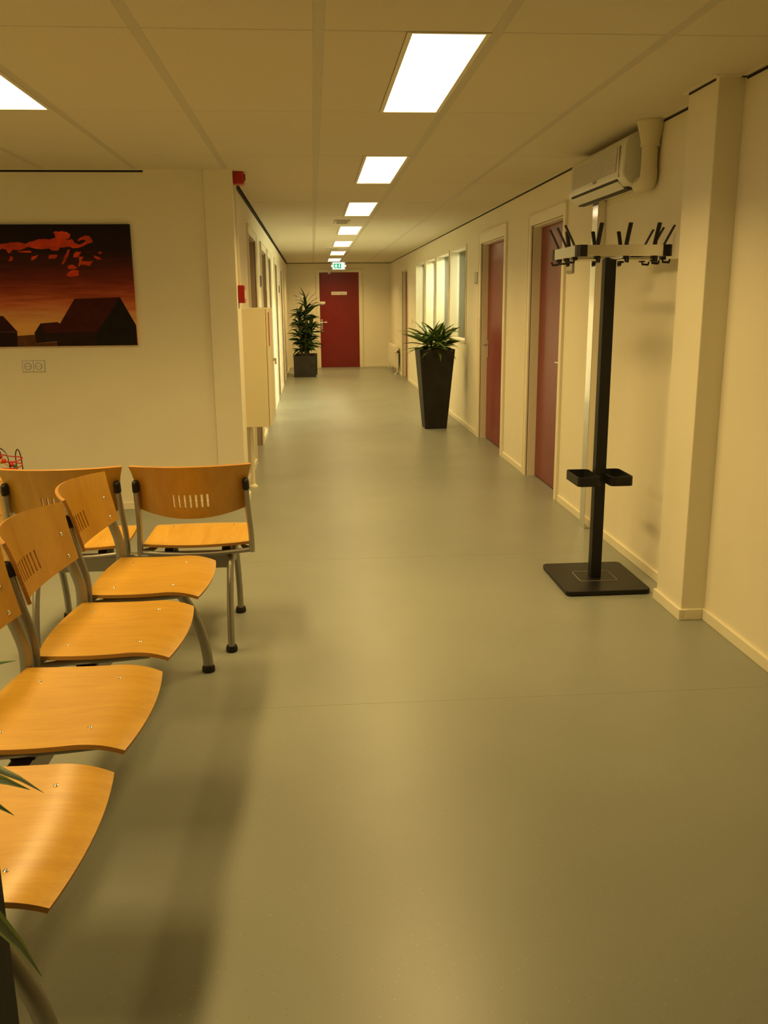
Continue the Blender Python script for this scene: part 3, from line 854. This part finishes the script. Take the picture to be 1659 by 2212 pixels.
POLY = {
'barn_roof': [(-1.672, 1.489), (-1.367, 1.497), (-1.54, 1.264), (-1.809, 1.265), (-1.785, 1.322)],
'barn_gable': [(-1.367, 1.497), (-1.271, 1.308), (-1.271, 1.172), (-1.547, 1.172), (-1.54, 1.264)],
'barn_wall': [(-1.809, 1.265), (-1.54, 1.264), (-1.547, 1.172), (-1.811, 1.172), (-1.818, 1.229)],
'shed_roof': [(-1.914, 1.327), (-1.799, 1.335), (-1.779, 1.322), (-1.809, 1.265), (-1.881, 1.26)],
'shed_gable': [(-1.914, 1.327), (-1.881, 1.26), (-1.803, 1.265), (-1.802, 1.205), (-1.954, 1.194), (-1.96, 1.264)],
'farm_roof': [(-2.36, 1.393), (-2.157, 1.378), (-2.071, 1.271), (-2.40, 1.27)],
'farm_wall': [(-2.40, 1.27), (-2.075, 1.27), (-2.079, 1.172), (-2.40, 1.172)],
'ground': [(-2.078, 1.244), (-1.954, 1.252), (-1.948, 1.194), (-1.803, 1.202), (-1.81, 1.172), (-2.079, 1.172)]}
CLOUDS = [
[(-2.40, 1.842), (-2.25, 1.86), (-2.173, 1.835), (-2.101, 1.852), (-2.03, 1.862), (-1.961, 1.852), (-1.882, 1.877), (-1.805, 1.88), (-1.757, 1.891), (-1.772, 1.926), (-1.724, 1.931), (-1.684, 1.923), (-1.661, 1.908), (-1.669, 1.888), (-1.7, 1.877), (-1.655, 1.879), (-1.631, 1.85), (-1.596, 1.846), (-1.573, 1.838), (-1.634, 1.821), (-1.669, 1.827), (-1.734, 1.828), (-1.759, 1.804), (-1.789, 1.805), (-1.811, 1.819), (-1.888, 1.819), (-1.951, 1.828), (-2.0, 1.814), (-2.047, 1.814), (-2.073, 1.786), (-2.094, 1.812), (-2.116, 1.823), (-2.178, 1.789), (-2.25, 1.81), (-2.40, 1.80)],
[(-1.600, 1.850), (-1.560, 1.866), (-1.575, 1.880), (-1.600, 1.872), (-1.622, 1.866), (-1.611, 1.879), (-1.568, 1.901), (-1.538, 1.902), (-1.515, 1.861), (-1.57, 1.842)],
[(-2.024, 1.806), (-1.942, 1.808), (-1.928, 1.796), (-1.99, 1.791)],
[(-1.934, 1.77), (-1.886, 1.776), (-1.912, 1.75), (-1.936, 1.741)],
[(-2.069, 1.768), (-2.046, 1.765), (-2.06, 1.742), (-2.084, 1.739)],
[(-1.815, 1.776), (-1.753, 1.78), (-1.769, 1.761), (-1.823, 1.749)],
[(-1.684, 1.816), (-1.67, 1.81), (-1.692, 1.769), (-1.726, 1.711), (-1.738, 1.717), (-1.716, 1.763)],
[(-1.642, 1.798), (-1.6, 1.795), (-1.62, 1.769), (-1.639, 1.76), (-1.659, 1.769)],
[(-1.615, 1.769), (-1.588, 1.763), (-1.606, 1.734), (-1.528, 1.736), (-1.554, 1.707), (-1.601, 1.713), (-1.630, 1.700), (-1.622, 1.730)],
[(-1.678, 1.717), (-1.645, 1.706), (-1.638, 1.690), (-1.655, 1.684), (-1.690, 1.686), (-1.701, 1.702)],
[(-1.640, 1.678), (-1.622, 1.672), (-1.631, 1.652), (-1.622, 1.646), (-1.668, 1.631), (-1.717, 1.646), (-1.690, 1.672)],
[(-1.525, 1.771), (-1.49, 1.768), (-1.462, 1.742), (-1.509, 1.754)],
[(-1.494, 1.794), (-1.463, 1.8), (-1.467, 1.787), (-1.488, 1.784)]]
PC = {'barn_roof': (.055, .008, .006), 'barn_gable': (.012, .008, .005), 'barn_wall': (.020, .008, .005), 'shed_roof': (.06, .009, .006), 'shed_gable': (.022, .009, .006),
      'farm_roof': (.035, .006, .005), 'farm_wall': (.020, .006, .005), 'ground': (.11, .04, .016)}
pz0, pz1 = 1.172, 1.975
pa = tag(mk('painting', bx(-2.72, -1.269, PW-.024, PW, pz0, pz1), paint_sky()), 'unframed canvas painting of barns under a red sunset', 'painting')
depth = {'ground': .0004, 'farm_wall': .0006, 'farm_roof': .0008, 'shed_gable': .0008, 'shed_roof': .0010, 'barn_wall': .0012, 'barn_roof': .0014, 'barn_gable': .0014}
for k, pts in POLY.items():
    bm = bmesh.new(); prism(bm, pts, PW-.024-depth[k], PW-.0239)
    mk('painted_'+k, bm, mat('paint_'+k, PC[k], .6, var=.2, vscale=20, spec=.15), pa)
mc = mat('paint_cloud', (.58, .055, .014), .6, var=.35, vscale=9, spec=.15)
for pts in CLOUDS:
    bm = bmesh.new()
    from mathutils.geometry import tessellate_polygon
    vv = [bm.verts.new((x, PW-.0246, z)) for x, z in pts]; bm.verts.ensure_lookup_table()
    for t3 in tessellate_polygon([[Vector((x, z, 0)) for x, z in pts]]):
        bm.faces.new([vv[q] for q in t3])
    bmesh.ops.subdivide_edges(bm, edges=bm.edges[:], cuts=2, use_grid_fill=True)
    for v_ in bm.verts:
        if v_.is_boundary: v_.co.x += random.uniform(-.0035, .0035); v_.co.z += random.uniform(-.004, .004)
    ret = bmesh.ops.extrude_face_region(bm, geom=bm.faces[:])
    for v_ in [g for g in ret['geom'] if isinstance(g, bmesh.types.BMVert)]: v_.co.y = PW-.0239
    mk('painted_cloud', bm, mc, pa)

# ---- double wall socket below the painting
so = empty('wall_socket', (-1.994, PW, 1.036), 0, 'double white wall socket under the painting', 'socket')
mk('cover_plate', bx(-.0735, -.001, -.010, .001, -.037, .037), M_WHITEP, so, bevel=.003); mk('cover_plate', bx(.001, .0735, -.010, .001, -.037, .037), M_WHITEP, so, bevel=.003)
mk('back_plate', bx(-.077, .077, -.004, .001, -.040, .040), mat('socket_rim', (.48, .44, .34), .5), so)
for s in (-1, 1):
    bm = bmesh.new(); lathe(bm, [(.021, 0), (.0225, .002), (.024, .0026), (.0245, .0022)], (0, 0, 0), 24)
    bmesh.ops.transform(bm, matrix=Matrix.Translation((s*.036, -.010, 0)) @ Matrix.Rotation(math.pi/2, 4, 'X'), verts=bm.verts[:])
    w_ = mk('socket_well', bm, M_GREY, so, smooth=True)
    bm = bmesh.new(); lathe(bm, [(.0205, 0), (.0205, .0030)], (0, 0, 0), 24)
    bmesh.ops.transform(bm, matrix=Matrix.Translation((s*.036, -.0102, 0)) @ Matrix.Rotation(math.pi/2, 4, 'X'), verts=bm.verts[:])
    f_ = mk('socket_face', bm, M_WHITEP, w_)
    for q in (-1, 1):
        bm = bmesh.new(); lathe(bm, [(.0032, 0), (.0032, .0036)], (0, 0, 0), 10)
        bmesh.ops.transform(bm, matrix=Matrix.Translation((s*.036+q*.0095, -.0102, 0)) @ Matrix.Rotation(math.pi/2, 4, 'X'), verts=bm.verts[:])
        mk('contact_hole', bm, M_ACD, w_)

# ================================================================== SMALL WALL THINGS
# fire hose cabinet on the left wall
cb = empty('hose_cabinet', (LW, 7.0, .5), 0, 'cream metal fire hose cabinet hung on the corridor wall', 'cabinet')
mk('cabinet_body', bx(-.002, .196, 0, .76, -.003, .913), M_CABI, cb, bevel=.004)
dr = mk('cabinet_door', bx(.199, .214, .004, .756, .0, .910), M_CABI, cb, bevel=.003)
mk('red_label', bx(.2135, .2150, .03, .22, .62, .88), M_REDP, dr)
bm = bmesh.new(); tube(bm, [(.21, .55, .49), (.245, .55, .49)], .012, 12); tube(bm, [(.24, .55, .497), (.24, .55, .45)], .008, 8); mk('turn_handle', bm, M_STEEL, dr, smooth=True)
pp = empty('water_pipe', (LW+.045, 7.10, 0), 0, 'cream painted water pipe rising into the hose cabinet', 'pipe')
bm = bmesh.new(); tube(bm, [(0, 0, 0.02), (0, 0, .50)], .016, 12); mk('pipe_run', bm, M_TRIM, pp, smooth=True)
bm = bmesh.new(); lathe(bm, [(.036, 0), (.034, .008), (.018, .024)], (0, 0, 0), 18); mk('floor_flange', bm, M_TRIM, pp, smooth=True)
# siren, conduit and call point on the column
cx = -.570
sr = empty('alarm_siren', (cx, 6.50, 2.29), 0, 'red fire alarm siren under the ceiling at the column corner', 'alarm')
bm = bmesh.new(); zprism(bm, [(0, -.05), (.066, -.05), (.072, -.04), (.074, 0), (.072, .04), (.066, .05), (0, .05)], -.048, .034); mk('siren_body', bm, M_REDP, sr, bevel=.006)
bm = bmesh.new(); lathe(bm, [(.026, 0), (.026, .006), (.018, .010)], (0, 0, 0), 18); bmesh.ops.transform(bm, matrix=Matrix.Translation((.072, 0, 0)) @ Matrix.Rotation(math.pi/2, 4, 'Y'), verts=bm.verts[:]); mk('siren_grille', bm, mat('dark_red_plastic', (.18, .006, .006), .5), sr)
cv = tag(mk('cable_conduit', bx(cx-.001, cx+.016, 6.492, 6.508, 1.57, 2.245), M_TRIM, bevel=.002), 'thin cream cable conduit between siren and call point', 'conduit')
cp = empty('call_point', (cx, 6.50, 1.511), 0, 'red manual fire call point on the column', 'alarm')
mk('call_box', bx(0, .045, -.055, .055, -.061, .061), M_REDP, cp, bevel=.006)
mk('press_plate', bx(.0445, .047, -.03, .03, -.03, .03), M_WHITEP, cp)
# room plates beside the doors
def plate(loc, sx, w_, h_, label, m, inset=None):
    p = empty('room_plate', loc); tag(p, label, 'sign')
    q = mk('plate', bx(min(0, sx*.012), max(0, sx*.012), -w_/2, w_/2, -h_/2, h_/2), M_GREY, p, bevel=.002)
    mk('insert', bx(min(sx*.0115, sx*.014), max(sx*.0115, sx*.014), -w_/2+.008, w_/2-.008, -h_/2+.016, h_/2-.008), m, q)
    return p
plate((RW, 6.165, 1.682), -1, .15, .105, 'small grey room plate by the coat stand door', mat('plate_paper', (.52, .49, .40), .6))
plate((RW, 9.74, 1.692), -1, .17, .12, 'small grey room plate by the door next to the windows', mat('plate_paper_b', (.50, .47, .38), .6))
plate((LW, 10.02, 1.68), 1, .13, .12, 'small dark room plate on the left wall past the hose cabinet', M_BLACKP)
plate((LW, 12.75, 1.66), 1, .13, .12, 'small pale room plate between left wall doors', M_WHITEP)
plate((LW, 15.50, 1.68), 1, .13, .12, 'small dark room plate on the left wall by the last door', M_BLACKP)
sw = tag(mk('light_switch', bx(RW-.012, RW+.001, 16.03, 16.11, 1.08, 1.16), M_WHITEP, bevel=.003), 'white light switch between the windows and the far door', 'switch')

# ceiling detectors
for (x, y, lb) in ((.30, 10.27, 'square grey air grille in the corridor ceiling, nearer the hose cabinet'), (.31, 15.43, 'square grey air grille in the ceiling near the exit sign')):
    v_ = empty('ceiling_vent', (x, y, H), 0, lb, 'vent')
    mk('vent_frame', boxes([(-.085, .085, -.20, -.17, -.012, .001), (-.085, .085, .17, .20, -.012, .001), (-.085, -.06, -.17, .17, -.012, .001), (.06, .085, -.17, .17, -.012, .001)]), M_RAIL, v_)
    mk('vent_plate', bx(-.062, .062, -.172, .172, -.006, .001), M_GREY, v_)
    for k in range(5): mk('vent_slat', bx(-.06, .06, -.15+.07*k, -.13+.07*k, -.011, -.005), M_RAIL, v_)

# exit sign hanging before the end door
ex = empty('exit_sign', (.552, 20.36, 2.244), 0, 'lit green and white emergency exit sign above the end door', 'sign')
G = emis('exit_green', (.0, .42, .17), .8); Wt = emis('exit_white', (.85, 1.0, .85), 1.1)
for q_ in (G, Wt): q_.node_tree.nodes['Principled BSDF'].inputs['Base Color'].default_value = (.0, .25, .10, 1) if q_ is G else (.7, .7, .65, 1)
mk('sign_housing', bx(-.165, .165, -.028, .03, -.082, .078), M_WHITEP, ex, bevel=.004)
mk('sign_face', bx(-.130, .130, -.033, -.027, -.072, .074), Wt, ex)
gp = mk('green_panel', bx(-.112, .112, -.0350, -.032, -.052, .052), G, ex)
def pict(polys):
    bm = bmesh.new()
    for p in polys: prism(bm, p, -.0362, -.0349)
    return bm
mk('running_figure', pict([[(-.062, .03), (-.050, .03), (-.050, .042), (-.062, .042)], [(-.075, .022), (-.045, .026), (-.040, .0), (-.060, -.008)], [(-.060, -.004), (-.046, -.004), (-.035, -.025), (-.028, -.046), (-.040, -.046), (-.050, -.025)], [(-.066, .0), (-.055, -.006), (-.072, -.028), (-.100, -.036), (-.100, -.026), (-.080, -.020)], [(-.045, .022), (-.020, .008), (-.024, .0), (-.046, .012)], [(-.075, .022), (-.098, .006), (-.092, .0), (-.070, .014)]]), Wt, gp)
mk('arrow', pict([[(.006, .04), (.022, .04), (.022, -.005), (.034, -.005), (.014, -.035), (-.006, -.005), (.006, -.005)]]), Wt, gp)
mk('doorway', pict([[(.056, .046), (.104, .046), (.104, -.046), (.056, -.046)]]), Wt, gp)
for s in (-1, 1): mk('spot_lamp', bx(s*.15-.016, s*.15+.016, -.034, -.027, -.014, .016), Wt, ex)
bm = bmesh.new(); tube(bm, [(.10, 0, .076), (.10, 0, .081)], .012, 10); tube(bm, [(-.10, 0, .076), (-.10, 0, .081)], .012, 10); mk('hanger', bm, M_WHITEP, ex)

# radiator on the right wall near the end
ra = empty('radiator', (RW, 18.35, 0), 0, 'white panel radiator low on the wall near the end door', 'radiator')
mk('radiator_panel', bx(-.10, -.035, 0, 1.75, .13, .56), M_RADI, ra, bevel=.008)
for k in range(14): mk('radiator_fin', bx(-.104, -.099, .06+.12*k, .12+.12*k, .16, .53), M_RADI, ra, bevel=.002)
mk('radiator_grille', bx(-.098, -.037, .01, 1.74, .558, .568), M_RADI, ra)
mk('wall_bracket', boxes([(-.036, .0, .3, .34, .2, .5), (-.036, .0, 1.4, 1.44, .2, .5)]), M_RADI, ra)
bm = bmesh.new(); tube(bm, smooth_path([(-.07, .02, .46), (-.07, -.04, .46), (-.07, -.06, .40), (-.07, -.06, .08), (-.13, -.06, .0)], 4), .011, 10); mk('feed_pipe', bm, M_RADI, ra, smooth=True)
bm = bmesh.new(); tube(bm, [(-.07, -.045, .46), (-.13, -.045, .46)], .022, 12); mk('valve_knob', bm, M_WHITEP, ra, smooth=True)
bm = bmesh.new(); tube(bm, [(-.075, -.05, .46), (-.045, -.05, .46)], .024, 12); mk('valve_collar', bm, M_BLACKP, ra, smooth=True)
bm = bmesh.new(); tube(bm, [(-.07, 1.76, .2), (-.07, 1.8, .16), (-.10, 1.8, .0)], .011, 10); mk('return_pipe', bm, M_RADI, ra, smooth=True)

# ================================================================== PLAY TABLE AND BEAD MAZE
tb = empty('play_table', (-2.142, 5.08, 0), 0, 'low beech play table behind the pair of seats', 'table')
mk('table_top', bx(-.39, .39, -.23, .22, .470, .492), M_TWOOD, tb, bevel=.004)
mk('apron', boxes([(-.36, .36, -.21, -.19, .33, .47), (-.36, .36, .18, .20, .33, .47), (-.36, -.34, -.19, .18, .33, .47), (.34, .36, -.19, .18, .33, .47)]), M_TWOOD, tb)
for sx in (-1, 1):
    for sy in (-1, 1):
        mk('leg', bx(sx*.34-.022, sx*.34+.022, sy*.185-.022, sy*.185+.022, 0, .47), M_TWOOD, tb, bevel=.004)
mz = empty('bead_maze', (-1.925, 5.10, .492), 0, 'colourful wire bead maze toy on the play table', 'toy')
mk('maze_base', bx(-.20, .165, -.13, .13, 0, .022), M_TWOOD, mz, bevel=.005)
WIRES = {'wire_black': ((.02, .012, .015), [[(-.16, -.05, .02), (-.15, -.05, .20), (-.05, -.04, .28), (.06, -.02, .27), (.085, 0, .22), (.05, .02, .185), (-.06, .04, .19), (-.12, .05, .02)],
                                            [(.02, .03, .02), (.02, .03, .12), (.07, .02, .17), (.12, .0, .145), (.14, -.02, .09), (.145, -.02, .02)],
                                            [(.158, .05, .02), (.156, .05, .12), (.17, .05, .155), (.184, .05, .12), (.19, .05, .02)],
                                            [(-.1, .0, .02), (-.05, .0, .15), (.03, .0, .185), (.09, .0, .15), (.06, .0, .11), (-.02, .0, .09), (-.08, .03, .02)]]),
         'wire_red': ((.45, .01, .012), [[(.09, -.09, .02), (.10, -.09, .03), (.21, -.05, .026), (.215, .0, .040), (.12, .02, .046), (.10, -.02, .058), (.19, -.06, .066), (.205, .0, .080), (.12, .03, .085), (.10, -.02, .096), (.19, -.05, .104), (.208, .0, .116), (.13, .03, .12), (.09, 0, .135), (.05, .02, .12), (.03, .05, .02)]]),
         'wire_green': ((.05, .25, .02), [[(.0, -.08, .02), (.005, -.08, .07), (.04, -.07, .10), (.07, -.06, .07), (.085, -.06, .02)], [(-.05, -.1, .02), (-.03, -.1, .05), (.0, -.1, .02)]]),
         'wire_yellow': ((.55, .30, .02), [[(-.02, .09, .02), (.01, .09, .07), (.05, .09, .085), (.10, .09, .05), (.12, .09, .02)]])}
for nm, (c, paths) in WIRES.items():
    mm = mat(nm, c, .35)
    for p in paths:
        bm = bmesh.new(); tube(bm, smooth_path(p, 7), .0032, 8); mk('wire', bm, mm, mz, smooth=True)
BEADS = [((.075, -.03, .125), 'bead_red', (.5, .01, .01)), ((.11, -.01, .10), 'bead_red', None), ((.145, .0, .075), 'bead_red', None), ((.085, .02, .092), 'bead_yellow', (.6, .30, .01)), ((.07, .05, .115), 'bead_red', None),
         ((.13, -.02, .045), 'bead_purple', (.10, .03, .10)), ((.15, .05, .055), 'bead_green', (.03, .18, .03)), ((.005, -.08, .05), 'bead_blue', (.03, .06, .16)), ((.02, -.09, .035), 'bead_green', None), ((.06, -.06, .034), 'bead_red', None),
         ((.04, .09, .082), 'bead_yellow', None), ((-.15, -.05, .1), 'bead_blue', None), ((-.1, .0, .04), 'bead_red', None)]
BM = {}
for p, nm, c in BEADS:
    if c: BM[nm] = mat(nm, c, .3)
    bm = bmesh.new(); bmesh.ops.create_uvsphere(bm, u_segments=12, v_segments=8, radius=.0135, matrix=Matrix.Translation(p)); mk('bead', bm, BM[nm], mz, smooth=True)
